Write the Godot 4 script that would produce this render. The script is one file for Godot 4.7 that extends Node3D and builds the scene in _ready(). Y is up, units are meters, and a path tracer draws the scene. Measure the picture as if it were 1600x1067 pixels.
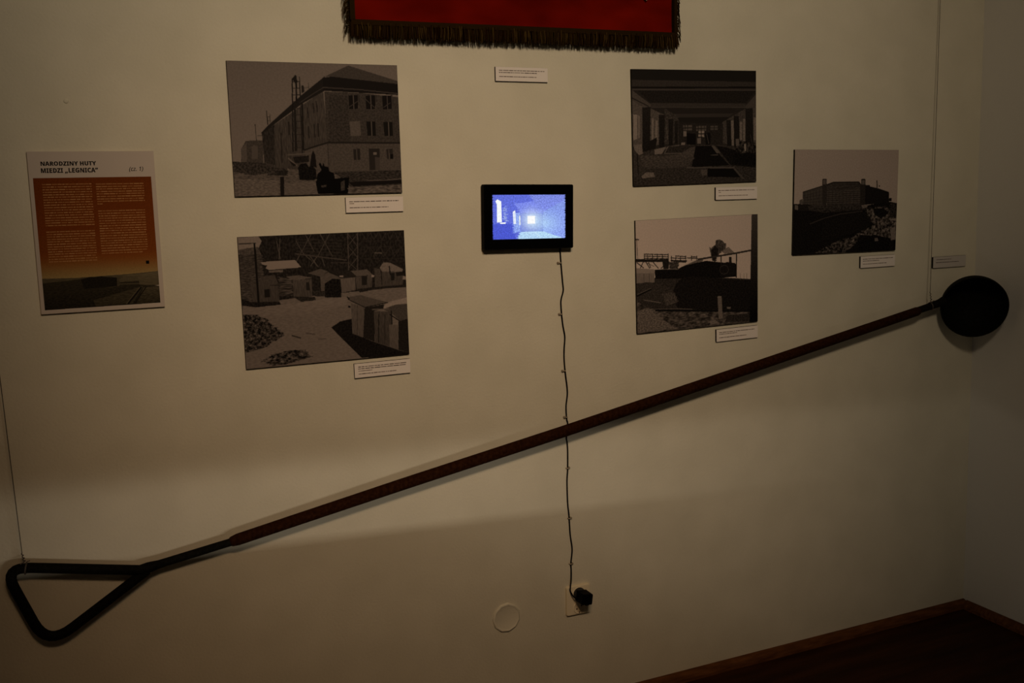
extends Node3D
# A museum wall: a red banner, mounted black and white photographs with captions, a small screen on a
# cord, and a long iron casting ladle hung on wires. Metres, y up; the exhibition wall is the plane z = 0.

const UP := Vector3.UP
var rng := RandomNumberGenerator.new()
var mats := {}


# ---------------------------------------------------------------- shapes
class Shape:
	var v := PackedVector3Array()
	var uv := PackedVector2Array()
	var col := PackedColorArray()
	var g := PackedInt32Array()
	var tint := Color.WHITE

	func tri(a: Vector3, b: Vector3, c: Vector3, s := -1, ua := Vector2.ZERO, ub := Vector2.ZERO, uc := Vector2.ZERO) -> void:
		v.append_array([a, b, c])
		uv.append_array([ua, ub, uc])
		col.append_array([tint, tint, tint])
		g.append(s)

	func quad(a: Vector3, b: Vector3, c: Vector3, d: Vector3, s := -1, ua := Vector2.ZERO, ub := Vector2.ZERO, uc := Vector2.ZERO, ud := Vector2.ZERO) -> void:
		tri(a, b, c, s, ua, ub, uc)
		tri(a, c, d, s, ua, uc, ud)

	# joins rings of equal length; smooth groups along the sides, flat caps
	func loft(rings: Array, s := 1, caps := true) -> void:
		var n: int = rings[0].size()
		for r in rings.size() - 1:
			var a: PackedVector3Array = rings[r]
			var b: PackedVector3Array = rings[r + 1]
			for i in n:
				var j := (i + 1) % n
				quad(a[i], a[j], b[j], b[i], s, Vector2(float(i) / n, r), Vector2(float(i + 1) / n, r), Vector2(float(i + 1) / n, r + 1), Vector2(float(i) / n, r + 1))
		if caps:
			cap(rings[0], true)
			cap(rings[-1], false)

	func cap(ring: PackedVector3Array, back: bool) -> void:
		var m := Vector3.ZERO
		for p in ring:
			m += p
		m /= ring.size()
		for i in ring.size():
			var j := (i + 1) % ring.size()
			if back:
				tri(m, ring[j], ring[i])
			else:
				tri(m, ring[i], ring[j])

	func tube(path: Array, radii: Array, sides := 14) -> void:
		var rings := []
		var side := Vector3.ZERO
		for i in path.size():
			var d: Vector3 = (path[mini(i + 1, path.size() - 1)] - path[maxi(i - 1, 0)]).normalized()
			if side == Vector3.ZERO:
				side = d.cross(Vector3.BACK if absf(d.z) < 0.9 else Vector3.UP).normalized()
			side = (side - d * side.dot(d)).normalized()
			var other := d.cross(side)
			var ring := PackedVector3Array()
			var rad: float = radii[mini(i, radii.size() - 1)]
			for k in sides:
				var t := TAU * k / sides
				ring.append(path[i] + (side * cos(t) + other * sin(t)) * rad)
			rings.append(ring)
		loft(rings)

	func closed_tube(path: Array, radius: float, sides := 14) -> void:
		var n := path.size()
		var rings := []
		for i in n:
			var d: Vector3 = (path[(i + 1) % n] - path[(i + n - 1) % n]).normalized()
			var side := d.cross(Vector3.BACK).normalized()
			var other := d.cross(side)
			var ring := PackedVector3Array()
			for k in sides:
				var t := TAU * k / sides
				ring.append(path[i] + (side * cos(t) + other * sin(t)) * radius)
			rings.append(ring)
		rings.append(rings[0])
		loft(rings, 1, false)

	func box(lo: Vector3, hi: Vector3) -> void:
		var r := []
		for z in [lo.z, hi.z]:
			r.append(PackedVector3Array([Vector3(lo.x, lo.y, z), Vector3(hi.x, lo.y, z), Vector3(hi.x, hi.y, z), Vector3(lo.x, hi.y, z)]))
		loft(r, -1)

	# turns profile points (radius, height) round the axis
	func lathe(profile: Array, at: Vector3, axis: Vector3, sides := 48, loop := false) -> void:
		var x := axis.cross(UP if absf(axis.y) < 0.9 else Vector3.RIGHT).normalized()
		var y := axis.cross(x)
		var rings := []
		for p in profile:
			var ring := PackedVector3Array()
			for k in sides:
				var t := TAU * k / sides
				ring.append(at + axis * p.y + (x * cos(t) + y * sin(t)) * maxf(p.x, 0.00002))
			rings.append(ring)
		loft(rings, 1, not loop)

	func mesh(m: Material) -> ArrayMesh:
		var volume := 0.0
		for i in range(0, v.size(), 3):
			volume += v[i].dot(v[i + 1].cross(v[i + 2]))
		var order := [0, 1, 2] if volume < 0 else [0, 2, 1]
		var st := SurfaceTool.new()
		st.begin(Mesh.PRIMITIVE_TRIANGLES)
		for i in range(0, v.size(), 3):
			st.set_smooth_group(g[i / 3])
			for k in order:
				st.set_uv(uv[i + k])
				st.set_color(col[i + k])
				st.add_vertex(v[i + k])
		st.generate_normals()
		st.set_material(m)
		return st.commit()


func rounded(w: float, h: float, r: float, z: float, steps := 5) -> PackedVector3Array:
	var p := PackedVector3Array()
	for c in 4:
		var mid: Vector2 = Vector2(w / 2 - r, h / 2 - r) * [Vector2(1, -1), Vector2(1, 1), Vector2(-1, 1), Vector2(-1, -1)][c]
		for k in steps + 1:
			var t: float = -PI / 2 + c * PI / 2 + PI / 2 * k / steps
			p.append(Vector3(mid.x + cos(t) * r, mid.y + sin(t) * r, z))
	return p


# a rounded slab centred in x and y, its back at z0 and its chamfered front at z1
func slab(w: float, h: float, r: float, z0: float, z1: float, bevel: float) -> Shape:
	var s := Shape.new()
	s.loft([rounded(w, h, r, z0), rounded(w, h, r, z1 - bevel), rounded(w - bevel * 0.6, h - bevel * 0.6, maxf(r - bevel * 0.3, 0.0002), z1 - bevel * 0.3), rounded(w - 2 * bevel, h - 2 * bevel, maxf(r - bevel, 0.0002), z1)], -1)
	return s


# a thin sheet whose front face carries the print once
func sheet(w: float, h: float, z0: float, z1: float) -> Shape:
	var s := Shape.new()
	var x := w / 2
	var y := h / 2
	var f := [Vector3(-x, -y, z1), Vector3(x, -y, z1), Vector3(x, y, z1), Vector3(-x, y, z1)]
	var b := [Vector3(-x, -y, z0), Vector3(x, -y, z0), Vector3(x, y, z0), Vector3(-x, y, z0)]
	var u := [Vector2(0, 1), Vector2(1, 1), Vector2(1, 0), Vector2(0, 0)]
	s.quad(f[0], f[1], f[2], f[3], -1, u[0], u[1], u[2], u[3])
	s.quad(b[3], b[2], b[1], b[0], -1, u[3], u[2], u[1], u[0])
	for i in 4:
		var j := (i + 1) % 4
		s.quad(b[i], b[j], f[j], f[i], -1, u[i], u[j], u[j], u[i])
	return s


# ---------------------------------------------------------------- nodes
func numbered(called: String) -> String:
	if not has_node(NodePath(called)):
		return called
	var k := 1
	while has_node(NodePath("%s_%03d" % [called, k])):
		k += 1
	return "%s_%03d" % [called, k]


func thing(called: String, label: String, category: String, at := Vector3.ZERO, group := "") -> Node3D:
	var o := Node3D.new()
	o.name = numbered(called)
	add_child(o)
	o.position = at
	o.set_meta("label", label)
	o.set_meta("category", category)
	if group:
		o.set_meta("group", group)
	return o


func part(called: String, s: Shape, m: Material, parent: Node3D) -> MeshInstance3D:
	var o := MeshInstance3D.new()
	o.name = called
	o.mesh = s.mesh(m)
	parent.add_child(o, true)
	return o


func struct(called: String, s: Shape, m: Material, label: String) -> MeshInstance3D:
	var o := part(called, s, m, self)
	o.set_meta("kind", "structure")
	o.set_meta("label", label)
	return o


# ---------------------------------------------------------------- materials
func lin(r: float, g: float, b: float) -> Color:
	return Color(r, g, b).linear_to_srgb()


func mat(called: String, c: Color, rough := 0.8, metal := 0.0, spec := 0.25) -> StandardMaterial3D:
	var m := StandardMaterial3D.new()
	m.resource_name = called
	m.albedo_color = c
	m.roughness = rough
	m.metallic = metal
	m.metallic_specular = spec
	mats[called] = m
	return m


func noise_map(freq: float, seed_: int, ramp: Array, octaves := 4, size := 512) -> NoiseTexture2D:
	var n := FastNoiseLite.new()
	n.seed = seed_
	n.frequency = freq
	n.fractal_octaves = octaves
	var t := NoiseTexture2D.new()
	t.width = size
	t.height = size
	t.seamless = true
	t.noise = n
	if ramp:
		var gr := Gradient.new()
		gr.set_color(0, ramp[0])
		gr.set_color(1, ramp[1])
		t.color_ramp = gr
	return t


func textured(m: StandardMaterial3D, tex: Texture2D, scale: Vector3, bump: Texture2D = null, height := 0.1) -> void:
	m.uv1_triplanar = true
	m.uv1_world_triplanar = true
	m.uv1_scale = scale
	if tex:
		m.albedo_texture = tex
	if bump:
		m.heightmap_enabled = true
		m.heightmap_texture = bump
		m.heightmap_scale = height


# ---------------------------------------------------------------- flat prints
class Print:
	var im: Image
	var noise := FastNoiseLite.new()
	var tone := Color(1.0, 0.925, 0.875)
	var gain := 1.6
	var alpha := 1.0
	var uneven := 0.0

	func _init(w: int, h: int) -> void:
		im = Image.create(w, h, false, Image.FORMAT_RGB8)
		noise.frequency = 0.08
		noise.fractal_octaves = 3

	func area(grey: float, p: Array, amp := 0.0, grey2 := -1.0, fx := 1.0, fy := 1.0) -> void:
		var n := p.size() / 2
		var top := 1e9
		var low := -1e9
		for i in n:
			top = minf(top, p[i * 2 + 1])
			low = maxf(low, p[i * 2 + 1])
		for y in range(maxi(0, floori(top)), mini(im.get_height(), ceili(low) + 1)):
			var at := y + 0.5
			var hits := []
			for i in n:
				var j := (i + 1) % n
				var y0: float = p[i * 2 + 1]
				var y1: float = p[j * 2 + 1]
				if (y0 <= at) != (y1 <= at):
					hits.append(p[i * 2] + (at - y0) / (y1 - y0) * (p[j * 2] - p[i * 2]))
			hits.sort()
			var base := grey if grey2 < 0 else lerpf(grey, grey2, clampf((at - top) / maxf(low - top, 1.0), 0, 1))
			for k in range(0, hits.size() - 1, 2):
				var e0: float = hits[k]
				var e1: float = hits[k + 1]
				if amp >= 12:
					e0 += noise.get_noise_2d(y * 1.4, 900 + hits[k] * 0.2) * amp * 0.7
					e1 += noise.get_noise_2d(y * 1.4, 500 + hits[k + 1] * 0.2) * amp * 0.7
				for x in range(maxi(0, roundi(e0)), mini(im.get_width(), roundi(e1))):
					var v := base
					if amp:
						var n1 := noise.get_noise_2d(x * fx, y * fy)
						if amp >= 20:
							n1 = n1 * 0.6 + noise.get_noise_2d(x * fx * 0.45 + 700, y * fy * 0.45) * 0.9
						v += amp * n1 * 1.7
					v = maxf(v, 4.0) * gain / 255.0
					var c := Color(v * tone.r, v * tone.g, v * tone.b)
					im.set_pixel(x, y, c if alpha == 1.0 else im.get_pixel(x, y).lerp(c, alpha))

	func path(grey: float, w: float, p: Array) -> void:
		for i in range(0, p.size() - 2, 2):
			var a := Vector2(p[i], p[i + 1])
			var b := Vector2(p[i + 2], p[i + 3])
			var d := (b - a).normalized() * maxf(w, 1.0) / 2
			var s := d.orthogonal()
			area(grey, [a.x + s.x, a.y + s.y, b.x + s.x, b.y + s.y, b.x - s.x, b.y - s.y, a.x - s.x, a.y - s.y])

	# lines of print too small to read: dashes with the rhythm of words
	func lines(r: RandomNumberGenerator, grey: float, x0: float, x1: float, y0: float, step: float, count: int, thick: float, last := 1.0) -> void:
		for i in count:
			var x := x0
			var end := x1 if i < count - 1 else lerpf(x0, x1, last)
			while x < end - 3:
				var w := minf(r.randf_range(0.03, 0.13) * (x1 - x0), end - x)
				var y := y0 + i * step
				alpha = r.randf_range(0.55, 0.95)
				area(grey, [x, y, x + w, y, x + w, y + thick, x, y + thick])
				x += w + r.randf_range(0.008, 0.016) * (x1 - x0)
		alpha = 1.0

	func done(m: StandardMaterial3D, w: int, h: int) -> StandardMaterial3D:
		im.resize(w, h, Image.INTERPOLATE_TRILINEAR if w < im.get_width() * 0.6 else Image.INTERPOLATE_LANCZOS)
		if uneven:
			for y in h:
				for x in w:
					var k := 1.0 + uneven * (noise.get_noise_2d(x * 0.22, y * 0.22) * 1.6 + noise.get_noise_2d(x * 4.0 + 300, y * 4.0) * 0.8)
					var c := im.get_pixel(x, y)
					im.set_pixel(x, y, Color(c.r * k, c.g * k, c.b * k))
		m.metallic_specular = 0.12
		m.albedo_color = Color.WHITE
		m.albedo_texture = ImageTexture.create_from_image(im)
		m.texture_repeat = false
		return m


func building_print() -> StandardMaterial3D:
	var c := Print.new(800, 606)
	c.gain = 1.5
	c.area(76, [-39, -46, 896, -63, 868, 699, -79, 669], 3, 88)
	c.area(60, [-1, 483, 813, 491, 808, 613, -9, 615], 14, 62, 0.5, 1.5)
	c.area(47, [41, 392, 63, 356, 84, 354, 142, 354, 135, 482, 36, 480], 6, -1)
	c.area(60, [43, 389, 67, 363, 62, 470, 39, 470], 4, -1)
	c.area(58, [88, 382, 100, 373, 116, 383, 113, 437, 85, 437])
	c.area(38, [-1, 448, 247, 461, 245, 515, 99, 513, 1, 494], 14, -1)
	c.area(68, [0, 505, 49, 500, 41, 515, 2, 517], 8, -1)
	c.area(64, [98, 511, 158, 502, 147, 518, 106, 522], 8, -1)
	c.path(44, 3.4, [110, 281, 112, 355])
	c.path(28, 4.0, [166, 219, 167, 282])
	c.path(38, 2.7, [180, 234, 179, 274])
	c.path(38, 2.1, [165, 247, 179, 246])
	c.path(38, 2.0, [166, 264, 179, 263])
	c.path(44, 2.1, [117, 332, 198, 334])
	c.area(50, [144, 318, 433, 125, 446, 373, 442, 498, 246, 484, 177, 476, 140, 455], 9, 46, 2.2, 0.25)
	c.area(30, [138, 320, 197, 283, 190, 466, 143, 455], 9, 36, 1.5, 0.5)
	c.area(58, [331, 399, 446, 369, 444, 492, 345, 491], 6, -1)
	c.path(30, 5.5, [355, 203, 357, 251])
	c.path(30, 5.5, [383, 182, 385, 228])
	c.path(30, 5.4, [398, 172, 400, 223])
	c.path(30, 5.5, [355, 289, 356, 344])
	c.path(30, 5.5, [383, 279, 384, 341])
	c.path(30, 5.5, [401, 275, 401, 337])
	c.path(30, 5.5, [226, 319, 223, 456])
	c.path(30, 5.4, [264, 268, 264, 329])
	c.area(24, [135, 320, 166, 288, 333, 145, 435, 67, 444, 58, 441, 125, 331, 186, 215, 268, 144, 320])
	c.path(42, 4.3, [320, 182, 389, 138, 437, 110])
	c.area(48, [447, 59, 560, 7, 802, 74, 802, 90, 622, 78, 478, 63], 4, -1)
	c.area(20, [434, 66, 478, 60, 802, 88, 802, 139, 436, 125])
	c.path(46, 5.1, [433, 110, 605, 117, 801, 133])
	c.area(45, [439, 129, 619, 133, 802, 150, 805, 505, 440, 499], 8, 42, 1, 1)
	c.area(40, [459, 141, 548, 148, 553, 362, 452, 361], 9, -1)
	c.area(55, [445, 371, 804, 371, 805, 502, 443, 499], 6, -1)
	c.path(26, 7.3, [328, 399, 378, 383, 447, 363, 804, 368])
	c.area(18, [554, 145, 604, 142, 603, 206, 554, 208])
	c.path(64, 4.9, [577, 144, 577, 208])
	c.path(54, 3.5, [601, 143, 600, 206])
	c.path(46, 2.9, [552, 210, 604, 209])
	c.area(18, [638, 145, 689, 142, 688, 206, 638, 208])
	c.path(64, 4.9, [662, 143, 662, 208])
	c.path(54, 3.5, [686, 143, 685, 206])
	c.path(46, 2.9, [637, 210, 690, 209])
	c.area(18, [719, 144, 771, 141, 770, 206, 720, 207])
	c.path(64, 4.9, [744, 143, 744, 207])
	c.path(54, 3.5, [768, 143, 767, 206])
	c.path(46, 3.0, [718, 210, 772, 209])
	c.path(48, 3.6, [554, 199, 600, 170])
	c.path(48, 3.6, [636, 161, 681, 201])
	c.path(48, 3.7, [722, 200, 759, 176])
	c.area(62, [553, 266, 604, 263, 605, 333, 555, 334], 5, -1)
	c.area(19, [636, 266, 681, 266, 682, 333, 637, 332])
	c.path(62, 5.0, [660, 266, 660, 333])
	c.path(50, 2.8, [681, 266, 682, 333])
	c.area(19, [720, 267, 767, 267, 767, 333, 722, 333])
	c.path(62, 4.9, [745, 267, 745, 333])
	c.path(50, 2.8, [767, 267, 767, 333])
	c.area(30, [564, 395, 597, 394, 597, 446, 565, 447])
	c.path(62, 4.2, [581, 395, 581, 446])
	c.area(30, [641, 394, 694, 394, 693, 496, 641, 495])
	c.area(48, [669, 434, 694, 435, 693, 496, 669, 495])
	c.area(76, [662, 410, 680, 410, 679, 423, 662, 423])
	c.area(32, [728, 397, 761, 394, 762, 444, 731, 444])
	c.path(60, 4.2, [741, 397, 742, 443])
	c.area(14, [748, 421, 761, 421, 760, 443, 748, 444])
	c.path(52, 9.0, [697, 386, 772, 386])
	c.area(36, [466, 502, 803, 498, 803, 569, 542, 574], 15, 38, 0.6, 2)
	c.path(18, 4.8, [292, 72, 277, 405])
	c.path(18, 6.8, [310, 60, 306, 182])
	c.path(24, 4.1, [326, 63, 320, 413])
	c.path(24, 10.3, [297, 182, 291, 402])
	c.path(22, 7.6, [332, 182, 326, 399])
	c.path(28, 2.8, [292, 87, 330, 85])
	c.path(28, 2.8, [290, 117, 329, 115])
	c.path(28, 2.8, [289, 147, 327, 145])
	c.path(28, 2.8, [287, 177, 326, 176])
	c.path(28, 2.8, [286, 207, 324, 206])
	c.path(28, 2.8, [284, 237, 323, 236])
	c.path(28, 2.8, [283, 267, 321, 266])
	c.path(28, 2.8, [281, 297, 320, 296])
	c.path(28, 2.8, [280, 327, 318, 326])
	c.path(28, 2.8, [278, 358, 317, 357])
	c.path(28, 2.8, [277, 388, 316, 387])
	c.area(22, [292, 73, 308, 54, 316, 87, 307, 99])
	c.area(28, [332, 105, 343, 101, 345, 131, 332, 139])
	c.path(42, 2.0, [367, 89, 366, 117])
	c.path(46, 2.2, [345, 115, 370, 110])
	c.path(62, 6.4, [249, 420, 355, 414])
	c.area(24, [275, 430, 349, 424, 349, 452, 282, 459], 6, -1)
	c.path(68, 6.1, [252, 434, 292, 471])
	c.area(22, [255, 446, 289, 467, 275, 474])
	c.area(16, [296, 480, 309, 461, 335, 459, 347, 477, 363, 467, 380, 490, 382, 540, 300, 536], 8, -1)
	c.area(18, [353, 470, 362, 421, 371, 401, 380, 420, 384, 480])
	c.area(8, [386, 511, 407, 492, 394, 464, 402, 457, 411, 476, 417, 457, 422, 475, 439, 478, 443, 498, 465, 507, 468, 534, 538, 527, 529, 605, 385, 604, 373, 559])
	c.area(46, [400, 564, 427, 561, 425, 572, 402, 573], 8, -1)
	c.area(62, [371, 536, 382, 532, 381, 543, 372, 544])
	c.area(44, [496, 550, 516, 540, 514, 587, 495, 592], 8, -1)
	c.area(28, [186, 493, 246, 490, 245, 509, 201, 515], 6, -1)
	c.area(70, [0, 524, 105, 531, 203, 536, 201, 605, 2, 607], 14, 70, 0.6, 2)
	c.area(68, [229, 551, 376, 544, 383, 602, 226, 604], 10, 66, 0.5, 2)
	c.area(20, [210, 520, 228, 520, 224, 607, 207, 607])
	c.area(18, [529, 550, 803, 546, 803, 561, 557, 571])
	c.path(64, 4.5, [624, 545, 721, 545, 803, 538])
	c.area(62, [533, 579, 675, 570, 803, 569, 802, 607, 532, 603], 20, 62, 0.6, 2)
	return c.done(mat("building_print", Color.WHITE, 0.5), 320, 242)


func huts_print() -> StandardMaterial3D:
	var c := Print.new(800, 606)
	c.gain = 1.68
	c.area(66, [-53, -92, 937, -52, 901, 760, -111, 670], 5, 74, 0.5, 1.5)
	c.area(25, [-16, -20, 822, -12, 808, 271, 496, 282, 344, 287, -11, 308], 9, 25, 1, 0.6)
	c.area(80, [-3, 1, 95, 0, 108, 21, 91, 55, 101, 81, -2, 79], 4, -1)
	c.path(38, 4.4, [3, 30, 83, 29])
	c.area(50, [1, 57, 44, 50, 91, 48, 99, 83, 2, 81], 10, -1)
	c.area(42, [0, 78, 106, 81, 106, 316, -6, 312], 18, 44, 0.4, 3)
	c.path(58, 2.9, [313, 0, 351, 83])
	c.path(58, 2.9, [341, 0, 258, 130])
	c.path(58, 2.9, [382, -1, 404, 42, 438, 109])
	c.path(58, 2.9, [431, -2, 366, 104])
	c.path(58, 2.9, [267, 28, 297, 87, 339, 126])
	c.path(58, 2.8, [176, 24, 189, 109])
	c.path(58, 2.9, [193, 12, 182, 109])
	c.path(58, 2.9, [326, 96, 361, 150])
	c.path(58, 3.0, [364, 104, 328, 149])
	c.path(58, 2.9, [343, 119, 367, 156])
	c.path(58, 2.9, [385, 114, 397, 151])
	c.path(38, 2.2, [268, 21, 487, 34])
	c.path(38, 2.2, [267, 35, 487, 49])
	c.path(38, 2.2, [266, 48, 486, 63])
	c.path(38, 2.2, [265, 62, 485, 78])
	c.path(38, 2.2, [264, 76, 484, 92])
	c.path(38, 2.2, [263, 89, 483, 107])
	c.path(46, 6.0, [260, 87, 370, 106, 505, 129])
	c.path(42, 3.8, [428, 138, 513, 141])
	c.path(52, 4.4, [517, 0, 513, 178])
	c.path(52, 4.4, [566, 0, 557, 185])
	c.path(50, 2.9, [519, 7, 562, 68, 515, 117])
	c.path(50, 2.9, [565, 6, 516, 62, 559, 119, 512, 168])
	c.path(50, 3.0, [513, 139, 555, 178])
	c.path(42, 2.3, [588, 4, 606, 37, 634, 1])
	c.path(42, 2.3, [630, 6, 645, 39, 671, 3])
	c.path(42, 2.3, [673, 8, 686, 41, 708, 5])
	c.path(42, 2.4, [715, 10, 726, 42, 746, 6])
	c.path(42, 2.3, [758, 11, 766, 44, 783, 8])
	c.path(40, 2.3, [582, 117, 619, 71, 655, 117])
	c.path(40, 2.3, [636, 119, 673, 73, 702, 119])
	c.path(40, 2.3, [690, 122, 727, 76, 748, 121])
	c.path(40, 2.4, [744, 125, 782, 79, 796, 124])
	c.path(34, 2.3, [578, 43, 802, 46])
	c.path(34, 2.3, [577, 71, 800, 76])
	c.path(34, 2.3, [575, 99, 799, 105])
	c.path(34, 2.3, [574, 126, 797, 135])
	c.area(54, [645, 98, 683, 100, 683, 107, 644, 105])
	c.area(86, [95, 117, 148, 116, 258, 116, 285, 151, 196, 154, 132, 155, 118, 147, 126, 133, 107, 131])
	c.area(46, [68, 215, 96, 182, 158, 180, 174, 225, 70, 228], 4, -1)
	c.area(46, [44, 219, 173, 230, 172, 314, 53, 314], 6, 44, 2, 0.3)
	c.area(20, [105, 244, 131, 243, 131, 281, 105, 281])
	c.area(66, [130, 159, 197, 157, 197, 169, 133, 167], 8, -1)
	c.area(42, [176, 188, 242, 202, 235, 280, 173, 278], 22, 42, 0.3, 3)
	c.area(60, [206, 190, 268, 187, 338, 203, 251, 211], 4, -1)
	c.area(50, [240, 209, 331, 208, 330, 291, 239, 292], 7, 46, 2, 0.3)
	c.area(26, [303, 223, 318, 221, 320, 261, 303, 261])
	c.area(54, [312, 180, 374, 163, 412, 177, 375, 201], 4, -1)
	c.area(56, [373, 201, 417, 178, 471, 203, 469, 295, 371, 289], 5, 54, 0.4, 2)
	c.area(24, [414, 174, 472, 198, 468, 208, 416, 184])
	c.area(18, [392, 234, 431, 213, 474, 218, 470, 304, 390, 299], 9, -1)
	c.area(27, [434, 172, 509, 179, 552, 211, 466, 212], 3, -1)
	c.area(64, [469, 214, 543, 213, 542, 274, 473, 282], 5, 60, 2, 0.3)
	c.area(86, [466, 200, 485, 201, 485, 209, 466, 208])
	c.area(58, [522, 181, 605, 178, 630, 205, 551, 209], 4, -1)
	c.area(52, [544, 211, 628, 205, 625, 267, 547, 272], 6, 48, 2, 0.3)
	c.area(24, [575, 208, 603, 209, 599, 252, 574, 252])
	c.area(92, [625, 206, 639, 207, 638, 217, 624, 217])
	c.area(46, [641, 173, 671, 181, 674, 267, 640, 270], 5, -1)
	c.area(72, [668, 174, 687, 149, 721, 152, 787, 187, 782, 200, 678, 193], 6, -1)
	c.area(48, [677, 193, 785, 199, 783, 269, 676, 269], 7, 44, 2, 0.3)
	c.area(22, [723, 203, 742, 202, 740, 238, 723, 239])
	c.path(22, 6.0, [717, 168, 720, 213])
	c.area(22, [748, 200, 786, 199, 785, 218, 751, 219])
	c.area(84, [784, 221, 799, 222, 799, 239, 783, 238])
	c.area(26, [550, 269, 636, 265, 799, 263, 800, 275, 635, 277, 562, 287], 6, -1)
	c.area(22, [-1, 280, 40, 297, 171, 305, 179, 318, 105, 332, -1, 310], 8, -1)
	c.area(28, [236, 285, 343, 294, 344, 309, 275, 312], 8, -1)
	c.area(30, [330, 264, 390, 268, 389, 294, 343, 291], 8, -1)
	c.path(17, 8.6, [74, 30, 75, 176, 76, 327])
	c.area(76, [-6, 326, 267, 315, 510, 301, 492, 341, 323, 374, 57, 371, -4, 348], 6, 72, 0.3, 2)
	c.area(88, [692, 345, 802, 325, 804, 363, 675, 373], 5, -1)
	c.area(52, [499, 306, 564, 299, 703, 344, 584, 360, 531, 330], 4, -1)
	c.path(20, 5.8, [498, 303, 509, 315])
	c.path(22, 3.9, [500, 313, 531, 332, 584, 360, 703, 344])
	c.path(16, 8.1, [501, 350, 512, 353])
	c.area(58, [516, 335, 582, 360, 570, 504, 513, 482], 6, 54, 2, 0.3)
	c.area(24, [582, 362, 679, 352, 678, 373, 628, 380, 626, 531, 568, 505], 4, -1)
	c.path(34, 2.2, [546, 346, 539, 491])
	c.area(46, [628, 381, 717, 390, 718, 454, 700, 561, 628, 533], 7, 42, 2, 0.3)
	c.area(46, [674, 375, 741, 357, 802, 357, 802, 434, 760, 439, 715, 395], 4, -1)
	c.path(62, 4.7, [619, 373, 705, 375])
	c.path(20, 5.3, [717, 386, 717, 454])
	c.path(18, 4.7, [707, 402, 760, 441, 802, 434])
	c.area(60, [703, 453, 748, 458, 742, 581, 700, 564], 6, 56, 2, 0.3)
	c.area(23, [751, 440, 803, 434, 800, 600, 744, 580], 4, -1)
	c.path(22, 4.5, [652, 398, 645, 537])
	c.path(28, 3.0, [683, 400, 676, 547])
	c.area(18, [413, 444, 457, 419, 515, 410, 515, 482, 570, 506, 626, 533, 700, 563, 742, 581, 800, 600, 801, 614, 555, 603, 496, 538, 440, 476], 6, -1)
	c.area(36, [-2, 352, 54, 357, 101, 377, 136, 413, 186, 458, 138, 486, 106, 508, 1, 532], 30, 38, 1.3, 1.5)
	c.area(38, [78, 578, 117, 551, 208, 536, 282, 539, 315, 576, 188, 600, 114, 603], 34, 40, 0.8, 1.6)
	c.path(36, 6.0, [220, 467, 264, 483])
	c.path(50, 4.5, [287, 461, 332, 470])
	c.path(50, 3.8, [346, 495, 384, 495])
	return c.done(mat("huts_print", Color.WHITE, 0.5), 320, 242)


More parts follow.
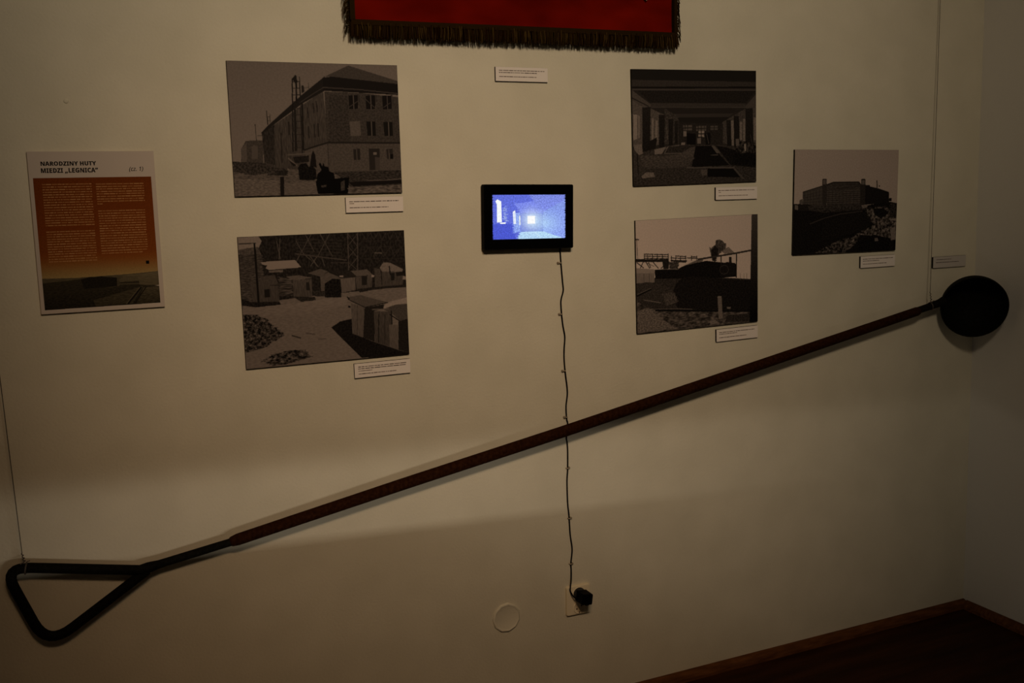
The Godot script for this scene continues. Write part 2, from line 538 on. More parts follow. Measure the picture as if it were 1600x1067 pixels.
func hall_print() -> StandardMaterial3D:
	var c := Print.new(800, 606)
	c.gain = 1.65
	c.area(30, [-61, -51, 1139, -86, 1126, 742, -85, 703], 3, -1)
	c.area(23, [-12, -10, 814, -9, 813, 73, -6, 60])
	c.area(37, [-6, 54, 808, 60, 807, 105, -3, 104], 4, -1)
	c.path(48, 4.4, [-3, 105, 362, 105, 807, 105])
	c.path(18, 8.9, [-2, 94, 808, 90])
	c.area(25, [34, 110, 798, 108, 730, 174, 112, 173], 4, -1)
	c.area(39, [112, 173, 730, 177, 730, 199, 111, 196], 4, -1)
	c.path(48, 3.6, [116, 196, 730, 198])
	c.area(28, [202, 201, 661, 203, 650, 229, 203, 230])
	c.area(37, [203, 230, 650, 230, 614, 249, 253, 249])
	c.area(24, [253, 251, 614, 251, 585, 288, 278, 286])
	c.area(56, [-2, 156, 57, 190, 113, 194, 107, 386, 0, 400], 8, -1)
	c.area(86, [4, 231, 29, 234, 26, 359, 3, 366], 6, -1)
	c.area(74, [33, 236, 45, 238, 43, 352, 31, 355], 6, -1)
	c.area(50, [-3, 106, 113, 179, 113, 197, 57, 191, -3, 159], 5, -1)
	c.path(28, 5.6, [-2, 147, 99, 190])
	c.area(54, [113, 202, 201, 237, 198, 387, 107, 401], 10, -1)
	c.area(76, [119, 250, 130, 253, 127, 365, 115, 365], 8, -1)
	c.area(76, [140, 263, 155, 266, 152, 366, 137, 366], 8, -1)
	c.area(76, [203, 279, 221, 281, 219, 367, 201, 367], 8, -1)
	c.area(40, [199, 201, 288, 249, 284, 387, 193, 387], 12, -1)
	c.path(60, 3.6, [208, 286, 216, 365])
	c.area(26, [61, 195, 112, 194, 103, 438, 57, 438], 4, 20)
	c.area(24, [163, 236, 201, 235, 194, 412, 161, 412], 4, 20)
	c.area(24, [223, 257, 253, 257, 247, 396, 223, 396], 4, 20)
	c.area(26, [261, 268, 284, 267, 279, 389, 261, 389], 4, 20)
	c.area(20, [101, 372, 137, 358, 148, 351, 147, 372, 131, 438, 99, 441])
	c.area(46, [570, 278, 730, 204, 725, 413, 572, 393], 10, -1)
	c.area(50, [772, 203, 811, 149, 806, 421, 783, 421], 8, -1)
	c.area(72, [688, 276, 705, 276, 704, 376, 688, 376], 10, -1)
	c.area(72, [711, 261, 726, 261, 725, 399, 710, 399], 10, -1)
	c.area(72, [782, 253, 800, 253, 799, 377, 783, 377], 10, -1)
	c.area(72, [630, 268, 649, 268, 648, 405, 630, 405], 10, -1)
	c.area(48, [729, 189, 807, 120, 806, 180, 763, 203, 729, 205], 4, -1)
	c.area(25, [728, 204, 777, 203, 781, 445, 730, 445], 4, 20)
	c.area(24, [647, 244, 683, 244, 688, 422, 651, 421], 4, 20)
	c.area(25, [599, 266, 627, 266, 633, 406, 603, 406], 4, 20)
	c.area(28, [285, 275, 576, 286, 574, 398, 287, 396], 5, -1)
	c.area(56, [316, 291, 373, 291, 373, 319, 317, 319])
	c.area(88, [317, 322, 336, 322, 335, 350, 317, 350])
	c.area(56, [400, 297, 465, 295, 464, 323, 401, 323])
	c.area(90, [412, 323, 452, 323, 452, 355, 413, 353])
	c.area(52, [492, 296, 541, 295, 541, 319, 493, 319])
	c.area(68, [406, 360, 432, 359, 432, 390, 406, 390])
	c.path(24, 3.6, [345, 291, 343, 353])
	c.path(24, 3.7, [327, 291, 326, 351])
	c.path(24, 3.7, [432, 294, 432, 390])
	c.path(24, 3.7, [413, 296, 411, 359])
	c.path(24, 3.7, [454, 296, 453, 352])
	c.path(24, 3.7, [518, 294, 517, 320])
	c.path(24, 4.5, [315, 306, 373, 305])
	c.path(24, 4.5, [400, 310, 465, 309])
	c.path(24, 4.5, [492, 307, 541, 307])
	c.path(24, 4.4, [412, 338, 452, 338])
	c.area(14, [339, 333, 397, 337, 396, 397, 337, 397])
	c.area(16, [457, 333, 493, 333, 491, 398, 460, 397])
	c.path(50, 3.7, [467, 337, 481, 392])
	c.path(30, 3.6, [492, 366, 574, 367])
	c.area(36, [-3, 443, 135, 412, 302, 393, 574, 400, 805, 436, 804, 611, 0, 609], 11, 34, 0.7, 1.5)
	c.area(72, [131, 417, 205, 403, 180, 439, 133, 443], 5, -1)
	c.area(60, [214, 402, 293, 393, 275, 406, 196, 416], 5, -1)
	c.area(76, [302, 382, 327, 382, 326, 395, 301, 395])
	c.area(30, [222, 402, 408, 399, 346, 439, 195, 439], 7, -1)
	c.path(64, 3.9, [193, 439, 218, 405])
	c.path(62, 4.4, [195, 439, 346, 439])
	c.area(48, [363, 410, 401, 403, 379, 469, 177, 453, 282, 446], 8, -1)
	c.area(15, [395, 403, 500, 404, 617, 511, 367, 516], 4, -1)
	c.area(56, [498, 404, 517, 404, 558, 443, 532, 445])
	c.area(17, [526, 404, 592, 413, 805, 467, 803, 529, 627, 511], 7, -1)
	c.path(52, 7.3, [334, 517, 652, 525])
	c.path(50, 4.5, [493, 454, 543, 453])
	c.area(13, [472, 526, 643, 531, 690, 580, 471, 570])
	c.area(48, [643, 529, 658, 531, 722, 591, 702, 589], 5, -1)
	c.area(52, [425, 530, 468, 531, 467, 561, 433, 563], 7, -1)
	c.area(28, [656, 375, 806, 394, 807, 453, 673, 451], 24, 26, 1, 1)
	c.area(86, [716, 398, 730, 396, 731, 435, 720, 438])
	c.area(60, [660, 369, 682, 369, 683, 406, 662, 408])
	c.area(14, [632, 450, 807, 444, 806, 520, 653, 502], 8, -1)
	c.area(46, [1, 487, 58, 445, 389, 463, 343, 514, 89, 517], 12, 42, 0.6, 1.6)
	c.area(38, [-2, 411, 35, 416, 61, 538, 46, 552, -2, 559], 8, -1)
	c.area(70, [3, 391, 53, 386, 60, 436, 36, 445, 8, 416], 8, -1)
	c.path(16, 4.3, [24, 436, 29, 551])
	c.area(68, [46, 555, 80, 534, 123, 538, 133, 561, 54, 566], 9, -1)
	c.path(50, 3.0, [760, 345, 784, 451])
	return c.done(mat("hall_print", Color.WHITE, 0.5), 320, 242)


func yard_print() -> StandardMaterial3D:
	var c := Print.new(800, 606)
	c.gain = 1.7
	c.area(118, [-84, -81, 1008, -51, 999, 799, -106, 697], 3, 124)
	c.area(32, [-3, 334, 118, 311, 358, 318, 578, 342, 758, 362, 754, 605, -10, 611], 8, -1)
	c.area(86, [-2, 251, 111, 265, 115, 287, -2, 279], 4, -1)
	c.area(74, [-2, 279, 113, 286, 112, 341, -1, 332], 5, 70, 2, 0.3)
	c.path(50, 3.0, [45, 283, 45, 334])
	c.path(50, 3.0, [80, 285, 79, 337])
	c.path(60, 3.7, [5, 100, 9, 203])
	c.path(48, 6.8, [-2, 98, 20, 101])
	c.area(24, [-1, 203, 205, 216, 204, 231, -2, 219], 4, -1)
	c.path(26, 4.3, [48, 179, 204, 192])
	c.path(26, 4.3, [48, 190, 204, 203])
	c.path(26, 4.3, [48, 201, 204, 214])
	c.path(24, 4.4, [51, 179, 51, 210])
	c.path(24, 4.4, [71, 180, 71, 211])
	c.path(24, 4.4, [102, 182, 102, 213])
	c.path(24, 4.4, [132, 183, 132, 214])
	c.path(24, 4.4, [165, 185, 165, 216])
	c.path(24, 4.6, [202, 186, 202, 218])
	c.path(34, 4.9, [2, 221, 46, 254])
	c.path(34, 4.6, [43, 221, 25, 253])
	c.path(34, 4.9, [105, 226, 139, 262])
	c.path(34, 4.8, [195, 231, 154, 264])
	c.path(34, 4.5, [77, 225, 89, 255])
	c.path(34, 4.7, [60, 222, 83, 258])
	c.area(24, [164, 225, 208, 227, 203, 270, 170, 267], 4, -1)
	c.path(60, 3.4, [60, 225, 111, 249])
	c.path(26, 4.5, [217, 210, 320, 219])
	c.path(26, 4.5, [248, 201, 317, 209])
	c.path(26, 4.5, [324, 216, 392, 223])
	c.path(28, 4.6, [349, 211, 389, 215])
	c.path(26, 3.8, [223, 199, 222, 226])
	c.path(26, 3.8, [251, 201, 250, 228])
	c.path(26, 3.8, [281, 202, 280, 229])
	c.path(26, 3.8, [315, 204, 314, 231])
	c.path(26, 3.8, [353, 206, 352, 233])
	c.path(26, 3.8, [387, 208, 386, 235])
	c.area(30, [217, 220, 325, 230, 314, 242, 217, 229], 4, -1)
	c.area(40, [208, 231, 270, 235, 269, 274, 207, 270], 14, -1)
	c.area(15, [114, 268, 269, 271, 314, 254, 450, 240, 535, 253, 579, 259, 651, 270, 651, 341, 541, 341, 118, 317], 6, -1)
	c.area(62, [269, 269, 396, 229, 436, 224, 425, 241, 314, 257], 8, -1)
	c.path(76, 3.5, [163, 268, 269, 274])
	c.area(19, [542, 266, 589, 255, 645, 265, 650, 333, 545, 332], 4, -1)
	c.area(24, [603, 227, 619, 228, 621, 262, 603, 261])
	c.path(46, 2.4, [601, 298, 591, 316])
	c.path(46, 2.7, [591, 316, 569, 322])
	c.path(46, 2.7, [569, 322, 547, 314])
	c.path(46, 2.4, [547, 314, 539, 295])
	c.path(46, 2.3, [539, 295, 547, 278])
	c.path(46, 2.8, [547, 278, 570, 271])
	c.path(46, 2.7, [570, 271, 591, 279])
	c.path(46, 2.4, [591, 279, 600, 298])
	c.area(74, [545, 188, 600, 172, 642, 208, 573, 209], 8, -1)
	c.area(60, [470, 164, 492, 178, 488, 200, 477, 196], 8, -1)
	c.area(44, [483, 217, 479, 185, 488, 166, 509, 156, 517, 130, 545, 127, 587, 159, 577, 183, 545, 200, 517, 229, 516, 249, 491, 243], 14, 44, 0.6, 0.6)
	c.area(22, [487, 217, 483, 186, 511, 160, 532, 180, 526, 210, 511, 241, 491, 240], 7, -1)
	c.path(34, 9.3, [392, 229, 487, 222, 646, 210, 757, 199])
	c.path(24, 6.9, [654, 212, 651, 347])
	c.path(28, 6.1, [549, 223, 550, 272])
	c.path(64, 2.4, [678, 324, 679, 361])
	c.path(64, 2.3, [703, 326, 703, 362])
	c.path(64, 2.4, [724, 327, 724, 364])
	c.area(19, [249, 354, 285, 326, 358, 318, 578, 349, 758, 368, 755, 537, 390, 505, 255, 484, 231, 391], 7, -1)
	c.area(35, [-1, 337, 57, 331, 161, 341, 234, 392, 193, 466, 72, 433, -4, 426], 9, -1)
	c.area(46, [160, 400, 239, 398, 265, 453, 184, 469], 14, -1)
	c.path(16, 10.7, [0, 402, 92, 368])
	c.path(64, 3.3, [2, 394, 91, 365])
	c.path(68, 4.4, [44, 426, 150, 449])
	c.area(48, [-4, 426, 62, 468, 157, 492, 750, 546, 750, 604, -9, 611], 22, 46, 0.5, 1.2)
	c.area(64, [0, 482, 71, 470, 239, 596, -3, 604], 16, 62, 0.8, 1.5)
	c.path(14, 11.0, [114, 487, 390, 512, 751, 543])
	c.path(62, 3.6, [114, 481, 246, 490, 354, 501])
	c.area(68, [523, 443, 551, 445, 558, 571, 530, 572], 6, -1)
	c.area(82, [526, 442, 550, 443, 550, 449, 526, 448])
	c.area(72, [469, 578, 508, 574, 538, 595, 475, 597], 8, -1)
	c.area(66, [584, 507, 613, 508, 611, 520, 589, 518], 8, -1)
	c.area(30, [593, 553, 745, 557, 745, 601, 573, 590], 10, -1)
	c.area(44, [759, -11, 808, -10, 805, 617, 743, 612], 5, 8)
	return c.done(mat("yard_print", Color.WHITE, 0.5), 320, 242)


func shell_print() -> StandardMaterial3D:
	var c := Print.new(800, 606)
	c.gain = 1.85
	c.area(93, [-101, -78, 1021, -100, 1053, 761, -92, 727], 3, 96)
	c.area(48, [39, 290, 63, 281, 64, 311, 39, 311])
	c.area(41, [63, 243, 208, 208, 214, 347, 104, 338, 64, 313], 7, 36, 2, 0.4)
	c.path(24, 4.9, [63, 243, 208, 209])
	c.area(30, [207, 194, 241, 194, 244, 347, 214, 347], 4, -1)
	c.area(37, [241, 202, 291, 189, 489, 189, 506, 204, 509, 333, 244, 331], 8, 32, 0.5, 1.5)
	c.path(22, 7.1, [241, 203, 291, 189, 489, 190, 506, 206])
	c.path(26, 4.1, [281, 205, 500, 202])
	c.path(26, 4.1, [296, 228, 502, 213])
	c.path(48, 2.9, [68, 257, 208, 229])
	c.path(48, 2.9, [68, 270, 208, 249])
	c.path(48, 3.0, [68, 284, 209, 269])
	c.path(48, 3.0, [68, 298, 209, 289])
	c.path(48, 3.0, [69, 311, 209, 309])
	c.path(50, 3.0, [246, 243, 502, 235])
	c.path(50, 3.1, [246, 254, 503, 248])
	c.path(50, 3.0, [247, 266, 503, 260])
	c.path(50, 3.0, [247, 278, 503, 273])
	c.path(50, 3.1, [247, 289, 504, 285])
	c.path(50, 3.1, [247, 301, 504, 298])
	c.path(50, 3.1, [247, 312, 504, 310])
	c.path(26, 2.3, [258, 235, 260, 320])
	c.path(26, 2.3, [285, 235, 287, 320])
	c.path(26, 2.3, [312, 235, 314, 320])
	c.path(26, 2.3, [340, 235, 342, 320])
	c.path(26, 2.3, [367, 235, 369, 320])
	c.path(26, 2.3, [395, 235, 397, 321])
	c.path(26, 2.3, [422, 235, 424, 321])
	c.path(26, 2.3, [450, 235, 452, 321])
	c.path(26, 2.3, [478, 235, 480, 321])
	c.path(28, 2.3, [77, 243, 79, 327])
	c.path(28, 2.3, [99, 240, 100, 327])
	c.path(28, 2.3, [121, 237, 122, 327])
	c.path(28, 2.3, [142, 234, 144, 327])
	c.path(28, 2.3, [164, 231, 166, 327])
	c.path(28, 2.3, [186, 228, 188, 327])
	c.area(26, [500, 202, 543, 204, 546, 324, 503, 332], 4, -1)
	c.area(17, [541, 207, 574, 207, 577, 216, 636, 226, 731, 251, 735, 316, 544, 324], 4, -1)
	c.area(52, [207, 170, 237, 169, 237, 200, 207, 200])
	c.path(26, 5.0, [209, 200, 209, 170, 236, 169, 236, 200])
	c.area(54, [507, 174, 538, 174, 539, 204, 508, 204])
	c.path(24, 5.2, [510, 204, 509, 174, 537, 174, 538, 204])
	c.path(28, 7.1, [631, 180, 635, 229])
	c.area(34, [648, 210, 658, 210, 658, 218, 648, 218])
	c.area(15, [-2, 311, 98, 313, 228, 348, 380, 334, 524, 333, 670, 314, 744, 310, 819, 323, 829, 620, -6, 613], 6, -1)
	c.area(58, [4, 314, 30, 319, 31, 346, 6, 342], 5, -1)
	c.area(21, [31, 311, 104, 313, 105, 351, 35, 349], 4, -1)
	c.area(34, [103, 323, 523, 329, 545, 353, 228, 366, 109, 350], 12, 26, 0.7, 1)
	c.path(32, 7.0, [120, 428, 229, 397, 350, 375, 524, 362])
	c.area(17, [229, 408, 504, 364, 614, 394, 558, 473, 201, 532], 6, -1)
	c.area(42, [545, 346, 691, 334, 821, 394, 826, 545, 612, 511, 507, 503, 457, 572, 365, 613, 283, 604, 507, 488, 615, 448], 34, 42, 0.9, 1)
	c.area(13, [497, 536, 617, 505, 753, 531, 742, 605, 497, 606], 9, -1)
	c.area(68, [757, 475, 793, 458, 798, 540, 759, 544], 8, -1)
	c.area(72, [743, 416, 805, 410, 805, 426, 751, 422])
	c.area(60, [628, 527, 649, 524, 660, 544, 629, 547], 6, -1)
	c.area(62, [513, 326, 565, 321, 560, 341, 524, 345], 10, -1)
	c.area(36, [162, 599, 333, 532, 430, 515, 375, 608], 28, 32, 0.8, 1)
	c.area(26, [744, 316, 802, 322, 805, 410, 744, 403], 18, 26, 1, 1)
	c.area(12, [783, 543, 809, 543, 811, 603, 774, 602])
	c.area(14, [607, 350, 692, 346, 735, 378, 672, 409, 624, 385], 8, -1)
	c.area(10, [734, 287, 754, 287, 754, 306, 735, 306])
	return c.done(mat("shell_print", Color.WHITE, 0.5), 320, 242)



func info_print() -> StandardMaterial3D:
	var c := Print.new(600, 817)
	c.tone = Color(1.0, 0.95, 0.90)
	c.area(124, [0, 0, 600, 0, 600, 817, 0, 817])
	c.tone = Color(1.0, 0.50, 0.17)
	c.area(70, [18, 131, 579, 131, 579, 420, 18, 420], 4, 76)
	c.tone = Color(1.0, 0.52, 0.19)
	c.area(76, [18, 420, 579, 420, 579, 500, 18, 500], 4, 78)
	for i in 30:
		var t := i / 29.0
		c.tone = Color(1.0, 0.52, 0.19).lerp(Color(1.0, 0.86, 0.56), smoothstep(0, 1, t))
		c.area(lerpf(78, 100, t), [18, 500 + i * 5, 579, 500 + i * 5, 579, 506 + i * 5, 18, 506 + i * 5], 3)
	c.tone = Color(1.0, 0.92, 0.72)
	c.area(58, [18, 636, 180, 640, 420, 634, 579, 626, 579, 700, 18, 720], 6, 40, 0.3, 2.0)
	c.area(66, [400, 640, 579, 630, 579, 700, 480, 694], 6, 56, 0.3, 2.0)
	c.area(34, [18, 660, 180, 650, 240, 640, 298, 639, 373, 649, 371, 688, 226, 720, 18, 740], 5, 30, 0.5, 2.0)
	c.area(22, [200, 652, 239, 640, 270, 644, 298, 638, 330, 646, 373, 649, 371, 694, 210, 700], 4)
	c.area(58, [384, 661, 407, 644, 475, 646, 480, 676, 386, 676], 4)
	c.area(34, [384, 674, 480, 672, 482, 694, 382, 695], 4)
	c.area(32, [18, 735, 200, 718, 380, 694, 480, 692, 579, 704, 579, 794, 18, 797], 7, 24, 0.6, 1.6)
	c.area(46, [250, 760, 420, 720, 500, 700, 440, 790, 260, 792], 8, 38, 0.4, 1.4)
	c.area(52, [500, 708, 579, 706, 579, 790, 460, 792], 9, 34, 0.5, 1.6)
	c.path(16, 7, [418, 790, 490, 706])
	c.path(60, 3, [408, 790, 480, 706])
	c.path(20, 5, [450, 790, 514, 706])
	c.path(62, 3, [382, 684, 579, 690])
	c.tone = Color(1.0, 0.76, 0.5)
	c.lines(rng, 116, 57, 287, 161, 12.9, 17, 5.0)
	c.lines(rng, 116, 57, 286, 399, 12.6, 13, 5.0)
	c.lines(rng, 116, 308, 540, 163, 12.6, 9, 5.0, 0.11)
	c.lines(rng, 116, 309, 537, 300, 12.8, 18, 5.0, 0.9)
	c.tone = Color(1, 1, 1)
	c.area(8, [522, 568, 538, 568, 538, 585, 522, 585])
	return c.done(mat("info_print", Color.WHITE, 0.6), 600, 817)


# grey card with a few lines of tiny print; rows are [y, from, to, darkness]
func caption_print(called: String, rows: Array, base := 146.0) -> StandardMaterial3D:
	var c := Print.new(640, 160)
	c.tone = Color(1.0, 0.975, 0.945)
	c.area(base, [0, 0, 640, 0, 640, 160, 0, 160])
	c.tone = Color(1.0, 0.85, 0.75)
	for r in rows:
		c.lines(rng, r[3], r[1], r[2], r[0], 10, 1, 9.0)
	return c.done(mat(called, Color.WHITE, 0.7), 320, 80)


func screen_print() -> StandardMaterial3D:
	var c := Print.new(610, 368)
	c.gain = 1.0
	c.noise.frequency = 0.16
	var blue := Color(0.43, 0.49, 0.97)
	c.tone = blue
	c.area(222, [0, 0, 610, 0, 610, 368, 0, 368], 26)
	c.tone = Color(0.52, 0.58, 0.98)
	c.area(250, [180, 60, 260, 95, 410, 155, 230, 155], 26, 255)
	c.area(240, [180, 76, 420, 40, 412, 156, 230, 156], 30)
	c.tone = Color(0.57, 0.66, 0.99)
	c.area(228, [412, 60, 610, 0, 610, 368, 560, 368, 412, 310], 40, 250)
	c.tone = Color(0.54, 0.6, 0.98)
	c.area(226, [300, 0, 610, 0, 610, 40, 412, 150], 34, 240)
	c.tone = Color(0.34, 0.4, 0.93)
	c.area(222, [0, 240, 170, 240, 190, 368, 0, 368], 20)
	c.area(230, [75, 88, 96, 96, 98, 232, 78, 226], 10)
	c.tone = Color(0.58, 0.68, 1.0)
	c.area(246, [170, 150, 232, 150, 232, 305, 170, 320], 40)
	c.tone = Color(0.72, 0.86, 1.0)
	c.area(248, [230, 308, 412, 306, 590, 368, 200, 368], 30)
	c.tone = Color(0.52, 0.6, 0.96)
	c.area(228, [230, 155, 412, 155, 412, 306, 230, 306], 14)
	c.tone = Color(0.42, 0.48, 0.9)
	c.path(226, 3, [230, 155, 412, 155, 412, 306, 230, 306, 230, 155])
	c.path(226, 3, [230, 112, 400, 108])
	c.tone = Color(0.97, 0.99, 1.0)
	c.area(254, [24, 52, 40, 36, 72, 54, 76, 226, 36, 228, 36, 80])
	c.area(252, [60, 230, 108, 226, 106, 240, 62, 240])
	c.area(250, [166, 140, 186, 128, 192, 240, 172, 244])
	c.area(236, [218, 176, 228, 172, 230, 250, 218, 252])
	c.tone = Color(0.7, 0.78, 1.0)
	c.area(240, [92, 110, 108, 90, 108, 220, 94, 214], 60)
	c.path(240, 3, [176, 140, 180, 240])
	# the glare of the lit opening at the end of the corridor
	var mid := Vector2(322, 210)
	for y in 368:
		for x in 610:
			var d := Vector2(x, y).distance_to(mid)
			if d < 150:
				var k := pow(1.0 - d / 150, 1.6)
				c.im.set_pixel(x, y, c.im.get_pixel(x, y).lerp(Color(0.93, 1.0, 1.0), k))
	mid = Vector2(440, 240)
	for y in 368:
		for x in range(250, 610):
			var d := Vector2(x, y * 1.3).distance_to(Vector2(mid.x, mid.y * 1.3))
			if d < 170:
				c.im.set_pixel(x, y, c.im.get_pixel(x, y).lerp(Color(0.78, 0.95, 1.0), 0.5 * pow(1.0 - d / 170, 1.2)))
	c.tone = Color(1, 1, 1)
	c.area(255, [288, 176, 352, 176, 352, 242, 288, 242])
	c.tone = Color(0.85, 0.95, 1.0)
	c.path(255, 4, [350, 312, 400, 366])
	for y in 368:
		for x in 610:
			var k := 1.0 + 0.10 * c.noise.get_noise_2d(x * 2.5, y * 2.5) + 0.08 * c.noise.get_noise_2d(x * 0.3, y * 0.3)
			var q := c.im.get_pixel(x, y)
			c.im.set_pixel(x, y, Color(q.r * k, q.g * k, minf(q.b * k, 1)))
	c.im.resize(305, 184, Image.INTERPOLATE_LANCZOS)
	var m := mat("screen_glow", Color.BLACK, 0.5)
	m.emission_enabled = true
	m.emission_texture = ImageTexture.create_from_image(c.im)
	m.emission = Color.WHITE
	m.emission_operator = BaseMaterial3D.EMISSION_OP_MULTIPLY
	m.emission_energy_multiplier = 1.0
	m.texture_repeat = false
	return m


# ---------------------------------------------------------------- lamps
func flood_lamp(label: String, at: Vector3, aim: Vector3, tint: Color, energy: float, angle: float) -> void:
	var t := thing("ceiling_spotlight", label, "spotlight", at, "spotlights behind the viewer")
	var d := (aim - at).normalized()
	var s := Shape.new()
	s.lathe([Vector2(0.03, -0.30), Vector2(0.10, -0.28), Vector2(0.17, -0.16), Vector2(0.205, -0.02), Vector2(0.198, -0.02), Vector2(0.165, -0.15), Vector2(0.0, -0.20)], Vector3.ZERO, d, 32)
	part("lamp_housing", s, mats.black, t)
	s = Shape.new()
	s.tube([Vector3.ZERO - d * 0.25, Vector3(0, 3.4 - at.y, 0) - d * 0.25], [0.014], 10)
	part("stem", s, mats.black, t)
	s = Shape.new()
	s.lathe([Vector2(0.0, -0.075), Vector2(0.175, -0.07), Vector2(0.178, -0.062), Vector2(0.0, -0.055)], Vector3.ZERO, d, 28)
	part("lens", s, mats.lamp_glow, t)
	var l := SpotLight3D.new()
	l.name = "spot"
	t.add_child(l)
	l.look_at_from_position(at + d * 0.03, aim)
	l.light_color = tint
	l.light_energy = energy
	l.light_size = 0.19
	l.spot_angle = angle
	l.spot_angle_attenuation = 1.0
	l.spot_range = 9.0
	l.spot_attenuation = 2.0
	l.shadow_enabled = true


const LAMP := Color(1.0, 0.885, 0.765)


# ---------------------------------------------------------------- the exhibits
func photo_panel(label: String, at: Vector3, w: float, h: float, tilt: float, m: Material) -> void:
	var t := thing("mounted_photograph", label, "photograph", at, "mounted photographs")
	t.rotation_degrees.z = tilt
	part("backing_board", sheet(w, h, 0.0, 0.0072), mats.board, t)
	part("photo_print", sheet(w - 0.0006, h - 0.0006, 0.0072, 0.008), m, t)


func caption(label: String, at: Vector3, w: float, h: float, tilt: float, m: Material) -> void:
	var t := thing("caption_card", label, "caption", at, "caption cards")
	t.rotation_degrees.z = tilt
	part("backing_board", sheet(w, h, 0.0, 0.0068), mats.board, t)
	part("printed_paper", sheet(w - 0.0004, h - 0.0004, 0.0068, 0.0074), m, t)


func lettering(called: String, text: String, left: float, base: float, cap: float, width: float, slant: float, heavy: bool, parent: Node3D) -> void:
	var f := SystemFont.new()
	f.font_names = PackedStringArray(["Droid Sans"])
	f.font_weight = 700 if heavy else 400
	var tm := TextMesh.new()
	tm.text = text
	tm.font = f
	var fv := FontVariation.new()
	fv.base_font = f
	fv.variation_embolden = 0.8 if heavy else 0.45
	tm.font = fv
	tm.font_size = 64
	tm.pixel_size = 0.001
	tm.depth = 0.3
	tm.horizontal_alignment = HORIZONTAL_ALIGNMENT_LEFT
	tm.vertical_alignment = VERTICAL_ALIGNMENT_BOTTOM
	tm.material = mats.ink
	var b := tm.get_aabb()
	var o := MeshInstance3D.new()
	o.name = called
	o.mesh = tm
	parent.add_child(o, true)
	var sx := width / b.size.x
	var sy := cap / b.size.y
	o.transform = Transform3D(Vector3(sx, 0, 0), Vector3(slant * sy, sy, 0), Vector3(0, 0, 0.0006), Vector3(left - b.position.x * sx - slant * sy * b.position.y, base - b.position.y * sy, 0.0082))


func hanging_wire(label: String, top: Vector3, foot: Vector3, ring: Vector3, axis: Vector3, rad: float) -> void:
	var t := thing("hanging_wire", label, "wire", Vector3.ZERO, "wires that hold up the ladle")
	var s := Shape.new()
	s.tube([top, top.lerp(foot, 0.5) + Vector3(0.0006, 0, 0), foot], [0.0009], 6)
	part("wire", s, mats.wire, t)
	# the knot: turns round the bar and a twisted tail
	s = Shape.new()
	var x := axis.cross(Vector3.BACK).normalized()
	var y := axis.cross(x)
	for k in 2:
		var loop := []
		for i in 20:
			var a := TAU * i / 20
			loop.append(ring + axis * (0.0015 * k + 0.002 * sin(a)) + (x * cos(a) + y * sin(a)) * (rad + 0.0012))
		loop.append(loop[0])
		s.tube(loop, [0.0011], 6)
	part("wire_loop", s, mats.wire, t)
	s = Shape.new()
	var twist := []
	var from := ring + Vector3(0, rad + 0.001, 0.004)
	for i in 26:
		var u := i / 25.0
		twist.append(from.lerp(foot, u) + Vector3(cos(u * 24), 0, sin(u * 24)) * 0.0028 * (1 - 0.5 * u))
	s.tube(twist, [0.0013], 6)
	s.tube([from, from + Vector3(-0.006, 0.004, 0.003), from + Vector3(-0.010, 0.001, 0.004)], [0.0011], 6)
	s.tube([from, from + Vector3(0.005, 0.005, 0.002), from + Vector3(0.011, 0.006, 0.001)], [0.0011], 6)
	part("twisted_end", s, mats.wire, t)


